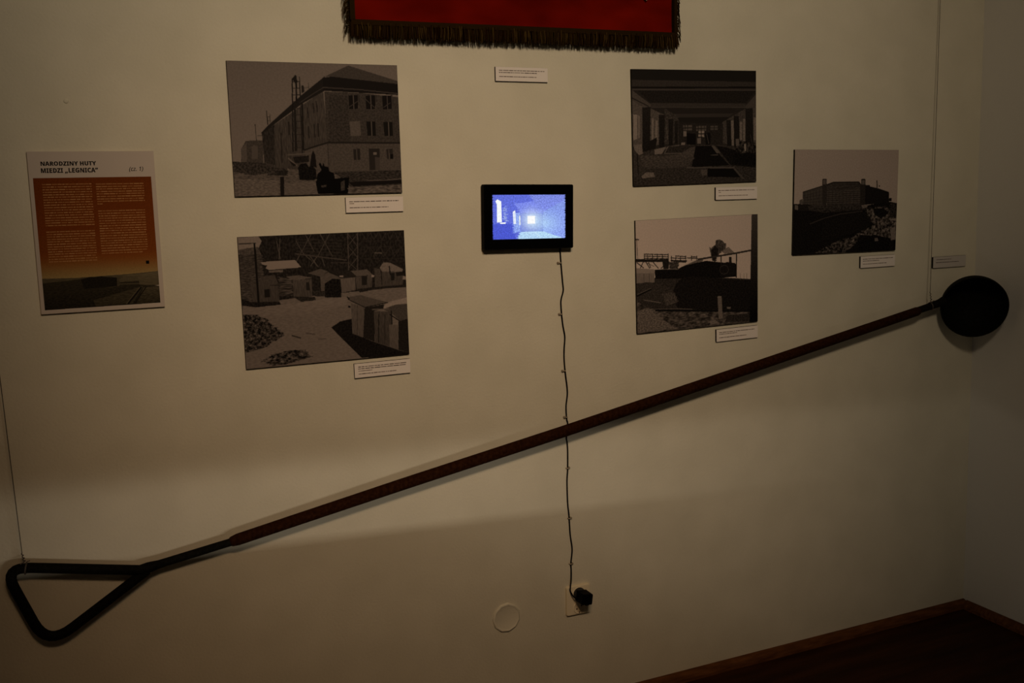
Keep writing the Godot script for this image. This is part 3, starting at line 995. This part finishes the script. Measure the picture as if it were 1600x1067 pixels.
func _ready() -> void:
	rng.seed = 11
	# ---- camera
	var cam := Camera3D.new()
	cam.name = "camera"
	add_child(cam)
	cam.position = Vector3(0, 1.6, 2.6)
	cam.rotation = Vector3(-0.14550119, -0.41710592, -0.03090052)
	cam.fov = 37.349
	cam.near = 0.05
	cam.current = true
	# ---- sky and exposure
	var we := WorldEnvironment.new()
	we.name = "surroundings"
	var env := Environment.new()
	env.background_mode = Environment.BG_COLOR
	env.background_color = Color(0.02, 0.02, 0.025)
	env.tonemap_mode = Environment.TONE_MAPPER_LINEAR
	env.tonemap_exposure = 1.0
	env.sdfgi_enabled = true
	env.ssao_enabled = true
	env.ssil_enabled = true
	we.environment = env
	add_child(we)
	# ---- materials of lamps, then the lamps
	mat("black", lin(0.012, 0.011, 0.010), 0.55)
	var glow := mat("lamp_glow", Color.BLACK)
	glow.emission_enabled = true
	glow.emission = LAMP
	glow.emission_energy_multiplier = 1.5
	flood_lamp("black round spotlight left of the viewer, turned down to the lower wall", Vector3(0.12, 2.95, 2.83), Vector3(0.946, 0.734, 0), lin(1.0, 0.575, 0.30), 1.47, 25.0)
	flood_lamp("black round spotlight above the viewer, turned to the upper wall", Vector3(0.62, 2.95, 2.83), Vector3(1.29, 2.16, 0), lin(1.0, 0.78, 0.555), 3.2, 36.0)
	band_lamp()

	# ---- room
	var wall := mat("wall_paint", lin(0.73, 0.70, 0.565), 0.92)
	textured(wall, noise_map(0.012, 3, [Color(0.955, 0.955, 0.95), Color(1, 1, 1)], 3), Vector3(0.7, 0.7, 0.7), noise_map(0.16, 4, [], 3, 1024), 0.05)
	wall.albedo_color = lin(0.73, 0.70, 0.565)
	var side := mat("side_wall_paint", lin(0.66, 0.65, 0.60), 0.92)
	textured(side, null, Vector3(0.7, 0.7, 0.7), noise_map(0.16, 5, [], 3, 1024), 0.05)
	var floor_m := mat("floor_wood", lin(0.060, 0.020, 0.0055), 0.55, 0.0, 0.15)
	textured(floor_m, noise_map(0.01, 6, [Color(0.6, 0.6, 0.6), Color(1, 1, 1)], 5), Vector3(0.4, 3.0, 3.0))
	var skirting := mat("skirting_wood", lin(0.19, 0.075, 0.024), 0.6, 0.0, 0.15)
	textured(skirting, noise_map(0.02, 7, [Color(0.65, 0.65, 0.65), Color(1, 1, 1)], 5), Vector3(1.0, 6.0, 6.0))
	var s := Shape.new()
	s.box(Vector3(-2.2, -0.2, -0.2), Vector3(2.956, 3.6, 0.0))
	struct("wall_back", s, wall, "cream plastered exhibition wall")
	s = Shape.new()
	s.box(Vector3(2.956, -0.2, -0.2), Vector3(3.156, 3.6, 5.2))
	struct("wall_right", s, side, "cream wall at the right of the corner")
	s = Shape.new()
	s.box(Vector3(-2.4, -0.2, -0.2), Vector3(-2.2, 3.6, 5.2))
	struct("wall_left", s, side, "cream wall on the left, outside the picture")
	s = Shape.new()
	s.box(Vector3(-2.2, -0.2, 5.0), Vector3(2.956, 3.6, 5.2))
	struct("wall_front", s, side, "cream wall behind the viewer")
	s = Shape.new()
	s.box(Vector3(-2.2, -0.2, 0), Vector3(2.956, 0.028, 5.0))
	struct("floor", s, floor_m, "very dark brown wooden floor")
	s = Shape.new()
	s.box(Vector3(-2.2, 3.4, 0), Vector3(2.956, 3.6, 5.0))
	struct("ceiling", s, side, "white ceiling above the exhibition")
	s = Shape.new()
	var prof := [Vector2(0, 0.028), Vector2(0.022, 0.028), Vector2(0.0212, 0.039), Vector2(0.0175, 0.049), Vector2(0.012, 0.055), Vector2(0.006, 0.058), Vector2(0, 0.0585)]
	var rings := []
	for x in [-2.2, 2.956]:
		var ring := PackedVector3Array()
		for p in prof:
			ring.append(Vector3(x, p.y, p.x))
		rings.append(ring)
	s.loft(rings, -1)
	struct("baseboard_back", s, skirting, "dark brown wooden skirting along the exhibition wall")
	s = Shape.new()
	rings = []
	for z in [0.018, 5.0]:
		var ring := PackedVector3Array()
		for p in prof:
			ring.append(Vector3(2.956 - p.x, p.y, z))
		rings.append(ring)
	s.loft(rings, -1)
	struct("baseboard_right", s, skirting, "dark brown wooden skirting along the right wall")

	exhibits()


# A low showcase between viewer and wall, below the picture: a strip lamp in it shines over its front
# panel and under its lid, which throws the long pale band along the wall.
func band_lamp() -> void:
	var dark := mat("showcase_grey", lin(0.12, 0.11, 0.10), 0.7)
	var t := thing("showcase", "low grey museum showcase in front of the exhibition wall", "showcase", Vector3(0, 0, 0))
	var s := Shape.new()
	var fp := []
	for z in [1.15, 1.17]:
		fp.append(PackedVector3Array([Vector3(-0.6, 0.028, z), Vector3(1.45, 0.028, z), Vector3(1.45, 0.33, z), Vector3(1.09, 0.544, z), Vector3(-0.6, 0.628, z)]))
	s.loft(fp, -1)
	part("front_panel", s, dark, t)
	s = Shape.new()
	s.box(Vector3(-0.6, 0.028, 1.76), Vector3(1.30, 0.61, 1.78))
	part("rear_panel", s, dark, t)
	s = Shape.new()
	var ld := []
	for z in [1.35, 1.76]:
		ld.append(PackedVector3Array([Vector3(-0.6, 0.626, z), Vector3(1.30, 0.569, z), Vector3(1.30, 0.60, z), Vector3(-0.6, 0.657, z)]))
	s.loft(ld, -1)
	part("lid", s, dark, t)
	s = Shape.new()
	s.box(Vector3(-0.45, -0.015, 0.02), Vector3(0.45, 0.015, 0.035))
	var strip := part("strip_lamp", s, mats.lamp_glow, t)
	strip.position = Vector3(0.80, 0.5, 1.70)
	strip.rotation.z = -0.0497
	var l := AreaLight3D.new()
	l.name = "strip_light"
	t.add_child(l)
	l.position = Vector3(0.80, 0.5, 1.70)
	l.rotation.z = -0.0497
	l.area_size = Vector2(0.9, 0.014)
	l.light_color = Color(1.0, 0.93, 0.85)
	l.light_energy = 0.36
	l.area_range = 8.0
	l.shadow_enabled = true


func exhibits() -> void:
	mat("board", lin(0.018, 0.016, 0.013), 0.8, 0.0, 0.1)
	mat("ink", lin(0.02, 0.017, 0.016), 0.7)
	mat("wire", lin(0.10, 0.085, 0.07), 0.5, 0.3)
	var s: Shape
	var t: Node3D

	# ---- the ladle
	var iron := mat("black_iron", lin(0.013, 0.0125, 0.009), 0.62, 0.0, 0.12)
	textured(iron, noise_map(0.03, 8, [Color(0.5, 0.5, 0.5), Color(1, 1, 1)], 5), Vector3(6, 6, 6), noise_map(0.06, 9, [], 4), 0.06)
	var rust := mat("rusty_iron", lin(0.046, 0.017, 0.0055), 0.7, 0.0, 0.08)
	textured(rust, noise_map(0.03, 12, [Color(0.55, 0.5, 0.5), Color(1, 1, 1)], 5), Vector3(5, 5, 5), noise_map(0.06, 9, [], 4), 0.06)
	t = thing("casting_ladle", "very long dark iron ladle with a triangular handle hung aslant on wires", "ladle")
	s = Shape.new()
	# triangular handle: straight bars with rounded corners
	var tri := [Vector3(0.130, 0.703, 0.03), Vector3(-0.186, 0.7690, 0.03), Vector3(-0.1095, 0.5545, 0.03)]
	var cut := [0.0, 0.060, 0.070]
	var path := []
	for i in 3:
		var p: Vector3 = tri[i]
		var a: Vector3 = p + (tri[(i + 2) % 3] - p).normalized() * cut[i]
		var b: Vector3 = p + (tri[(i + 1) % 3] - p).normalized() * cut[i]
		if cut[i] == 0.0:
			path.append(p + (b - p))
			continue
		for k in 9:
			var u := k / 8.0
			path.append(a.lerp(p, u).lerp(p.lerp(b, u), u))
	var open := [tri[0]]
	open.append_array(path.slice(1))
	open.append(tri[0])
	s.tube(open, [0.0122], 18)
	part("handle", s, iron, t)
	s = Shape.new()
	s.tube([Vector3(0.112, 0.7055, 0.03), Vector3(0.135, 0.7095, 0.03), Vector3(0.16, 0.7135, 0.03), Vector3(0.352, 0.7440, 0.034)], [0.013, 0.0135, 0.0104, 0.0100], 18)
	part("rod", s, iron, t)
	s = Shape.new()
	s.tube([Vector3(0.332, 0.7413, 0.034), Vector3(0.336, 0.742, 0.034), Vector3(0.352, 0.7452, 0.034), Vector3(0.8, 0.8270, 0.038), Vector3(1.2905, 0.9129, 0.042), Vector3(2.0, 1.0440, 0.046), Vector3(2.634, 1.1620, 0.05), Vector3(2.645, 1.1640, 0.05)], [0.009, 0.0125, 0.0152, 0.0162, 0.0168, 0.0162, 0.0152, 0.012], 22)
	part("shaft", s, rust, t)
	s = Shape.new()
	s.tube([Vector3(2.63, 1.1630, 0.05), Vector3(2.70, 1.1765, 0.05), Vector3(2.735, 1.184, 0.052), Vector3(2.752, 1.188, 0.055)], [0.0118, 0.0118, 0.0135, 0.018], 18)
	part("neck", s, iron, t)
	s = Shape.new()
	var n := Vector3(-0.60, -0.22, 0.77).normalized()
	var cup := []
	for i in 19:
		var a := PI / 2 * i / 18
		cup.append(Vector2(sin(a) * 0.108, -cos(a) * 0.106))
	cup.append(Vector2(0.1085, 0.003))
	cup.append(Vector2(0.1075, 0.0055))
	cup.append(Vector2(0.1045, 0.0055))
	for i in 19:
		var a := PI / 2 * (18 - i) / 18
		cup.append(Vector2(sin(a) * 0.1035, -cos(a) * 0.1015))
	s.lathe(cup, Vector3(2.8251, 1.1690, 0.118), n, 64, true)
	part("bowl", s, iron, t)
	hanging_wire("thin wire that holds the ladle beside its bowl, at the right", Vector3(2.7525, 3.1, 0.004), Vector3(2.697, 1.2235, 0.046), Vector3(2.6955, 1.1756, 0.05), Vector3(0.982, 0.19, 0), 0.0118)
	hanging_wire("thin wire tied to the triangular handle of the ladle, at the left", Vector3(-0.185, 3.1, 0.006), Vector3(-0.1425, 0.7960, 0.03), Vector3(-0.138, 0.757, 0.03), Vector3(0.95, -0.2, 0).normalized(), 0.0122)

	# ---- the banner
	t = thing("banner", "red cloth banner with dark fringe hanging above the caption at the top", "banner", Vector3(1.2085, 2.0, 0))
	var red := mat("red_cloth", lin(0.19, 0.0062, 0.0012), 0.95, 0.0, 0.03)
	var shade := noise_map(0.006, 21, [Color(0.72, 0.7, 0.7), Color(1, 1, 1)], 3)
	textured(red, shade, Vector3(1.2, 2.4, 1.2))
	s = Shape.new()
	var cols := 60
	var rows := 24
	var front := []
	var back := []
	for j in rows + 1:
		var rf := []
		var rb := []
		for i in cols + 1:
			var u := float(i) / cols
			var w := float(j) / rows
			var x := lerpf(-0.4785, 0.4775, u)
			var y := lerpf(0.0455, 0.95, w)
			var z := 0.022 + 0.004 * sin(u * 9.0 + w * 3) + 0.003 * sin(u * 23.0 + 1.3 + w * 2) + 0.003 * sin(w * 17.0 + u * 4)
			rf.append(Vector3(x, y, z))
			rb.append(Vector3(x, y, z - 0.003))
		front.append(rf)
		back.append(rb)
	for j in rows:
		for i in cols:
			s.quad(front[j][i], front[j][i + 1], front[j + 1][i + 1], front[j + 1][i], 1)
			s.quad(back[j][i], back[j + 1][i], back[j + 1][i + 1], back[j][i + 1], 2)
	for i in cols:
		s.quad(back[0][i], back[0][i + 1], front[0][i + 1], front[0][i])
		s.quad(front[rows][i], front[rows][i + 1], back[rows][i + 1], back[rows][i])
	for j in rows:
		s.quad(front[j][0], front[j + 1][0], back[j + 1][0], back[j][0])
		s.quad(back[j][cols], back[j + 1][cols], front[j + 1][cols], front[j][cols])
	part("red_cloth", s, red, t)
	s = Shape.new()
	var leaf := [Vector3(0.352, 0.215, 0.034), Vector3(0.360, 0.150, 0.034), Vector3(0.381, 0.1315, 0.034), Vector3(0.388, 0.140, 0.034), Vector3(0.382, 0.215, 0.034)]
	var la := PackedVector3Array()
	var lb := PackedVector3Array()
	for p in leaf:
		la.append(p)
		lb.append(p - Vector3(0, 0, 0.002))
	s.loft([lb, la], -1)
	part("embroidery", s, mat("pale_thread", lin(0.42, 0.33, 0.20), 0.9), t)
	s = Shape.new()
	s.tube([Vector3(-0.52, 0.955, 0.022), Vector3(0.52, 0.955, 0.022)], [0.011], 14)
	part("hanging_rod", s, mats.black, t)
	var braid := mat("fringe_braid", lin(0.021, 0.0115, 0.0035), 0.9, 0.0, 0.05)
	s = Shape.new()
	s.tint = Color.WHITE
	s.box(Vector3(-0.487, 0.034, 0.020), Vector3(0.482, 0.047, 0.034))
	s.box(Vector3(-0.489, 0.046, 0.018), Vector3(-0.476, 0.95, 0.034))
	s.box(Vector3(0.4745, 0.046, 0.018), Vector3(0.485, 0.95, 0.034))
	part("braid", s, braid, t)
	var thread := mat("fringe_thread", Color.WHITE, 0.85, 0.0, 0.05)
	thread.vertex_color_use_as_albedo = true
	s = Shape.new()
	var count := 1500
	for i in count:
		var u := (i + rng.randf()) / count
		var x := lerpf(-0.490, 0.4865, u)
		var z := 0.020 + rng.randf() * 0.014
		var len := 0.0355 + rng.randf_range(-0.004, 0.005)
		var k: float = [0.5, 0.7, 0.8, 1.0, 1.0, 1.2, 1.4, 3.0][rng.randi() % 8]
		s.tint = Color(0.024 * k, 0.0145 * k, 0.0052 * k)
		var sway := rng.randf_range(-0.0025, 0.0025) + 0.002 * sin(u * 40.0)
		s.tube([Vector3(x, 0.040, z), Vector3(x + sway * 0.4, 0.040 - len * 0.5, z + 0.003), Vector3(x + sway, 0.040 - len, z + rng.randf_range(-0.003, 0.004))], [0.0011, 0.0012, 0.0008], 5)
	for side in [-1, 1]:
		for i in 260:
			var y := 0.03 + 0.92 * (i + rng.randf()) / 260
			var x: float = -0.485 if side < 0 else 0.481
			var len := 0.013 + rng.randf() * 0.006
			var k: float = [0.6, 0.8, 1.0, 1.2, 1.8][rng.randi() % 5]
			s.tint = Color(0.024 * k, 0.0145 * k, 0.0052 * k)
			var z := 0.021 + rng.randf() * 0.01
			s.tube([Vector3(x, y, z), Vector3(x + side * len * 0.7, y - 0.006, z), Vector3(x + side * len, y - 0.02 - rng.randf() * 0.01, z)], [0.0011, 0.0012, 0.0008], 5)
	part("fringe", s, thread, t).set_meta("kind", "stuff")

	# ---- info board and photographs
	t = thing("info_board", "tall orange-brown text board with white border and heading, leftmost on the wall", "info board", Vector3(0.0873, 1.5401, 0))
	t.rotation_degrees.z = -0.35
	part("backing_board", sheet(0.2751, 0.3745, 0, 0.0072), mat("white_board", lin(0.42, 0.36, 0.30), 0.8), t)
	var pr := part("printed_sheet", sheet(0.2747, 0.3741, 0.0072, 0.008), info_print(), t)
	var px := 0.2751 / 600.0
	lettering("heading", "NARODZINY HUTY", (59 - 300) * px, (408.5 - 71) * px, 21.5 * px, 259 * px, 0, true, pr)
	lettering("heading", "MIEDZI „LEGNICA”", (58 - 300) * px, (408.5 - 110) * px, 27.5 * px, 267 * px, 0, true, pr)
	lettering("part_number", "(cz. 1)", (472 - 300) * px, (408.5 - 106) * px, 26 * px, 68 * px, 0.2, false, pr)

	photo_panel("photograph of a long brick building with a hipped roof, above the huts photograph", Vector3(0.6272, 1.7761, 0), 0.4345, 0.3285, -0.25, building_print())
	photo_panel("photograph of wooden huts and sheds on a dirt yard under scaffolding", Vector3(0.6256, 1.3448, 0), 0.4351, 0.3345, -0.15, huts_print())
	photo_panel("photograph of a dark pillared hall interior, right of the screen and highest there", Vector3(1.7744, 1.7789, 0), 0.4414, 0.3353, 0.5, hall_print())
	photo_panel("photograph of a smoking steam engine behind an earth mound, above the ladle shaft", Vector3(1.7818, 1.3416, 0), 0.4433, 0.3381, 0.4, yard_print())
	photo_panel("photograph of a bare building shell on a rubble hill, rightmost on the wall", Vector3(2.3600, 1.5399, 0), 0.4322, 0.3331, -0.8, shell_print())

	caption("white caption card under the brick building photograph", Vector3(0.7670, 1.5822, 0), 0.1561, 0.0394, -0.37, caption_print("caption_a", [[40, 38, 590, 34], [60, 40, 90, 70], [104, 40, 470, 56]]))
	caption("white caption card with four lines under the huts photograph", Vector3(0.7661, 1.1450, 0), 0.1558, 0.0385, -0.05, caption_print("caption_b", [[34, 44, 594, 44], [56, 40, 592, 40], [80, 44, 200, 60], [114, 44, 480, 52]]))
	caption("white caption card hanging alone below the fringed red banner", Vector3(1.2035, 1.9226, 0), 0.1580, 0.0380, -0.39, caption_print("caption_c", [[34, 40, 600, 44], [58, 40, 505, 40], [104, 42, 500, 52]]))
	caption("white caption card under the pillared hall photograph", Vector3(1.9229, 1.5795, 0), 0.1554, 0.0380, -0.32, caption_print("caption_d", [[36, 38, 596, 56], [60, 40, 80, 76], [104, 40, 490, 60]]))
	caption("white caption card under the steam engine photograph", Vector3(1.9262, 1.1414, 0), 0.1578, 0.0387, 0.5, caption_print("caption_e", [[38, 40, 590, 48], [60, 40, 320, 44], [106, 40, 460, 56]]))
	caption("white caption card under the building shell photograph, left of the right wire", Vector3(2.4986, 1.3377, 0), 0.1500, 0.0385, -0.3, caption_print("caption_f", [[36, 40, 606, 44], [62, 40, 340, 48], [104, 40, 480, 56]]))
	caption("grey caption card just above the ladle bowl, right of the wire", Vector3(2.8249, 1.3182, 0), 0.1540, 0.0380, -0.4, caption_print("caption_g", [[36, 60, 350, 50], [78, 50, 500, 44]], 124.0))

	# ---- the screen
	t = thing("photo_screen", "small black framed screen showing a blue lit corridor, on the wall's middle", "screen", Vector3(1.2055, 1.5338, 0))
	t.rotation_degrees.z = -1.43
	var frame_m := mat("black_plastic", lin(0.002, 0.002, 0.002), 0.4, 0.0, 0.08)
	s = Shape.new()
	s.loft([rounded(0.25, 0.16, 0.004, 0.0), rounded(0.2749, 0.179, 0.004, 0.008), rounded(0.2749, 0.179, 0.004, 0.026), rounded(0.2735, 0.1776, 0.0034, 0.0275), rounded(0.2715, 0.1756, 0.003, 0.028), rounded(0.2255, 0.1228, 0.0006, 0.028), rounded(0.2245, 0.1218, 0.0004, 0.0262)], -1)
	part("frame", s, frame_m, t)
	part("display", sheet(0.2246, 0.1219, 0.0260, 0.0268), screen_print(), t)
	var sl := AreaLight3D.new()
	sl.name = "screen_light"
	t.add_child(sl)
	sl.position = Vector3(0, 0, 0.0300)
	sl.rotation.y = PI
	sl.area_size = Vector2(0.2246, 0.1219)
	sl.light_color = Color(0.55, 0.62, 1.0)
	sl.light_energy = 0.008
	sl.area_range = 5.0
	sl.shadow_enabled = true

	# ---- cord with its adapter, clips, outlet
	t = thing("power_supply", "thin black cord with plug-in adapter running down from the screen", "power adapter")
	s = Shape.new()
	var way := [Vector2(1.3080, 1.4899), Vector2(1.3120, 1.3975), Vector2(1.3158, 1.3438), Vector2(1.3172, 1.3178), Vector2(1.3091, 1.2886), Vector2(1.3102, 1.2513), Vector2(1.3135, 1.2174), Vector2(1.3189, 1.1832), Vector2(1.3159, 1.1476), Vector2(1.3151, 1.1194), Vector2(1.3173, 1.0812), Vector2(1.3231, 1.0197), Vector2(1.3177, 0.9762), Vector2(1.3189, 0.9376), Vector2(1.3217, 0.9238), Vector2(1.3164, 0.8819), Vector2(1.3182, 0.8700), Vector2(1.3196, 0.8407), Vector2(1.3182, 0.7863), Vector2(1.3151, 0.7496), Vector2(1.3156, 0.6846), Vector2(1.3189, 0.6445), Vector2(1.3217, 0.5844), Vector2(1.3270, 0.5375), Vector2(1.3216, 0.4943), Vector2(1.3222, 0.4740), Vector2(1.3182, 0.4445), Vector2(1.3134, 0.4252), Vector2(1.3152, 0.4107), Vector2(1.3277, 0.3879), Vector2(1.3339, 0.3745)]
	var cord := []
	var curve := Curve3D.new()
	for p in way:
		curve.add_point(Vector3(p.x, p.y, 0.0035))
	curve.set_point_position(curve.point_count - 5, curve.get_point_position(curve.point_count - 5) + Vector3(0, 0, 0.006))
	curve.set_point_position(curve.point_count - 4, curve.get_point_position(curve.point_count - 4) + Vector3(0, 0, 0.0095))
	curve.set_point_position(curve.point_count - 3, Vector3(1.3130, 0.4110, 0.013))
	curve.set_point_position(curve.point_count - 2, Vector3(1.3190, 0.3960, 0.022))
	curve.set_point_position(curve.point_count - 1, Vector3(1.3270, 0.3880, 0.030))
	for i in curve.point_count:
		var a := curve.get_point_position(maxi(i - 1, 0))
		var b := curve.get_point_position(mini(i + 1, curve.point_count - 1))
		curve.set_point_in(i, (a - b) * 0.16)
		curve.set_point_out(i, (b - a) * 0.16)
	curve.bake_interval = 0.006
	for p in curve.get_baked_points():
		cord.append(p)
	s.tube(cord, [0.0022], 8)
	part("cord", s, frame_m, t)
	s = Shape.new()
	s.lathe([Vector2(0.0185, 0.004), Vector2(0.0190, 0.010), Vector2(0.0185, 0.020), Vector2(0.014, 0.023)], Vector3(1.3430, 0.3980, 0.002), Vector3.BACK, 28)
	part("plug_collar", s, mat("grey_plastic", lin(0.03, 0.03, 0.03), 0.5), t)
	s = slab(0.036, 0.033, 0.004, 0.020, 0.062, 0.003)
	var block := part("adapter_block", s, frame_m, t)
	block.position = Vector3(1.3450, 0.3955, 0)
	block.rotation_degrees.z = -8
	s = Shape.new()
	var loop := []
	for i in 13:
		var a := PI + PI * i / 12
		loop.append(Vector3(1.3500 + cos(a) * 0.009, 0.3790 + sin(a) * 0.006, 0.05))
	s.tube(loop, [0.0012], 6)
	part("cable_loop", s, frame_m, t)

	var clip_m := mat("clip_plastic", lin(0.36, 0.30, 0.22), 0.5)
	var clip := Node3D.new()
	clip.name = "cable_clip"
	s = Shape.new()
	var arch := []
	for i in 9:
		var a := PI * i / 8
		arch.append(Vector3(cos(a) * 0.0038, 0, sin(a) * 0.0062))
	s.tube(arch, [0.0017], 6)
	part("saddle", s, clip_m, clip)
	s = Shape.new()
	s.lathe([Vector2(0.0036, 0.0), Vector2(0.0036, 0.004), Vector2(0.0026, 0.0058), Vector2(0.0008, 0.0064)], Vector3(-0.0058, 0.0, 0), Vector3.BACK, 12)
	part("nail_head", s, mat("nail_steel", lin(0.26, 0.22, 0.16), 0.5, 0.2), clip)
	var spots := [Vector2(1.3090, 1.3981), Vector2(1.3090, 1.2498), Vector2(1.3150, 1.0827), Vector2(1.3175, 0.9441), Vector2(1.3172, 0.7897), Vector2(1.3195, 0.6350), Vector2(1.3205, 0.4927)]
	var mirror := [1, 1, 1, 1, -1, -1, -1]
	var where := ["just below the screen", "a hand below the screen, second from the top", "third from the top, above the ladle shaft", "directly above the ladle shaft", "first below the ladle shaft", "second below the ladle shaft", "lowest, just above the wall outlet"]
	for i in spots.size():
		var c: Node3D = clip if i == 0 else clip.duplicate()
		c.name = numbered("cable_clip")
		add_child(c)
		c.position = Vector3(spots[i].x, spots[i].y, 0)
		if mirror[i] < 0:
			c.rotation_degrees.z = 180
		c.set_meta("label", "brownish nail clip on the black cord, " + where[i])
		c.set_meta("category", "cable clip")
		c.set_meta("group", "nail clips along the cord")

	t = thing("wall_outlet", "cream double wall outlet with a black adapter plugged into its upper socket", "outlet", Vector3(1.3420, 0.3765, 0))
	var cream := mat("cream_plastic", lin(0.80, 0.72, 0.52), 0.45)
	part("cover_plate", slab(0.0800, 0.0920, 0.006, 0, 0.0095, 0.003), cream, t).rotation_degrees.z = -1.0
	for y in [0.0215, -0.0235]:
		s = Shape.new()
		s.lathe([Vector2(0.0192, 0.0090), Vector2(0.0192, 0.0112), Vector2(0.0180, 0.0116), Vector2(0.0165, 0.0100), Vector2(0.0160, 0.0097), Vector2(0.0, 0.0097)], Vector3(0.001, y, 0), Vector3.BACK, 32)
		var so := part("socket", s, cream, t)
		for x in [-0.0078, 0.0078]:
			s = Shape.new()
			s.lathe([Vector2(0.0024, 0.0096), Vector2(0.0024, 0.0100), Vector2(0.0, 0.0100)], Vector3(0.001 + x, y + x * 0.5, 0), Vector3.BACK, 12)
			part("pin_hole", s, mats.black, so)
		s = Shape.new()
		s.tube([Vector3(0.001, y - 0.0165, 0.0100), Vector3(0.001, y - 0.0135, 0.0125)], [0.0016], 8)
		part("earth_contact", s, mats.wire, so)

	t = thing("junction_cover", "round painted blank cover on the lower wall, left of the outlet", "wall cover", Vector3(1.1061, 0.3661, 0))
	s = Shape.new()
	s.lathe([Vector2(0.0450, 0.0), Vector2(0.0435, 0.0045), Vector2(0.0395, 0.0066), Vector2(0.0375, 0.0045), Vector2(0.0365, 0.0040), Vector2(0.0, 0.0036)], Vector3.ZERO, Vector3.BACK, 11)
	part("cover_disc", s, mats.wall_paint, t)

	# a chip in the plaster at the upper left
	s = Shape.new()
	s.lathe([Vector2(0.006, 0.0), Vector2(0.0052, 0.0014), Vector2(0.003, 0.0024), Vector2(0.0, 0.0026)], Vector3(0.0439, 1.8423, 0), Vector3.BACK, 9)
	part("plaster_lump", s, mats.wall_paint, get_node("wall_back"))
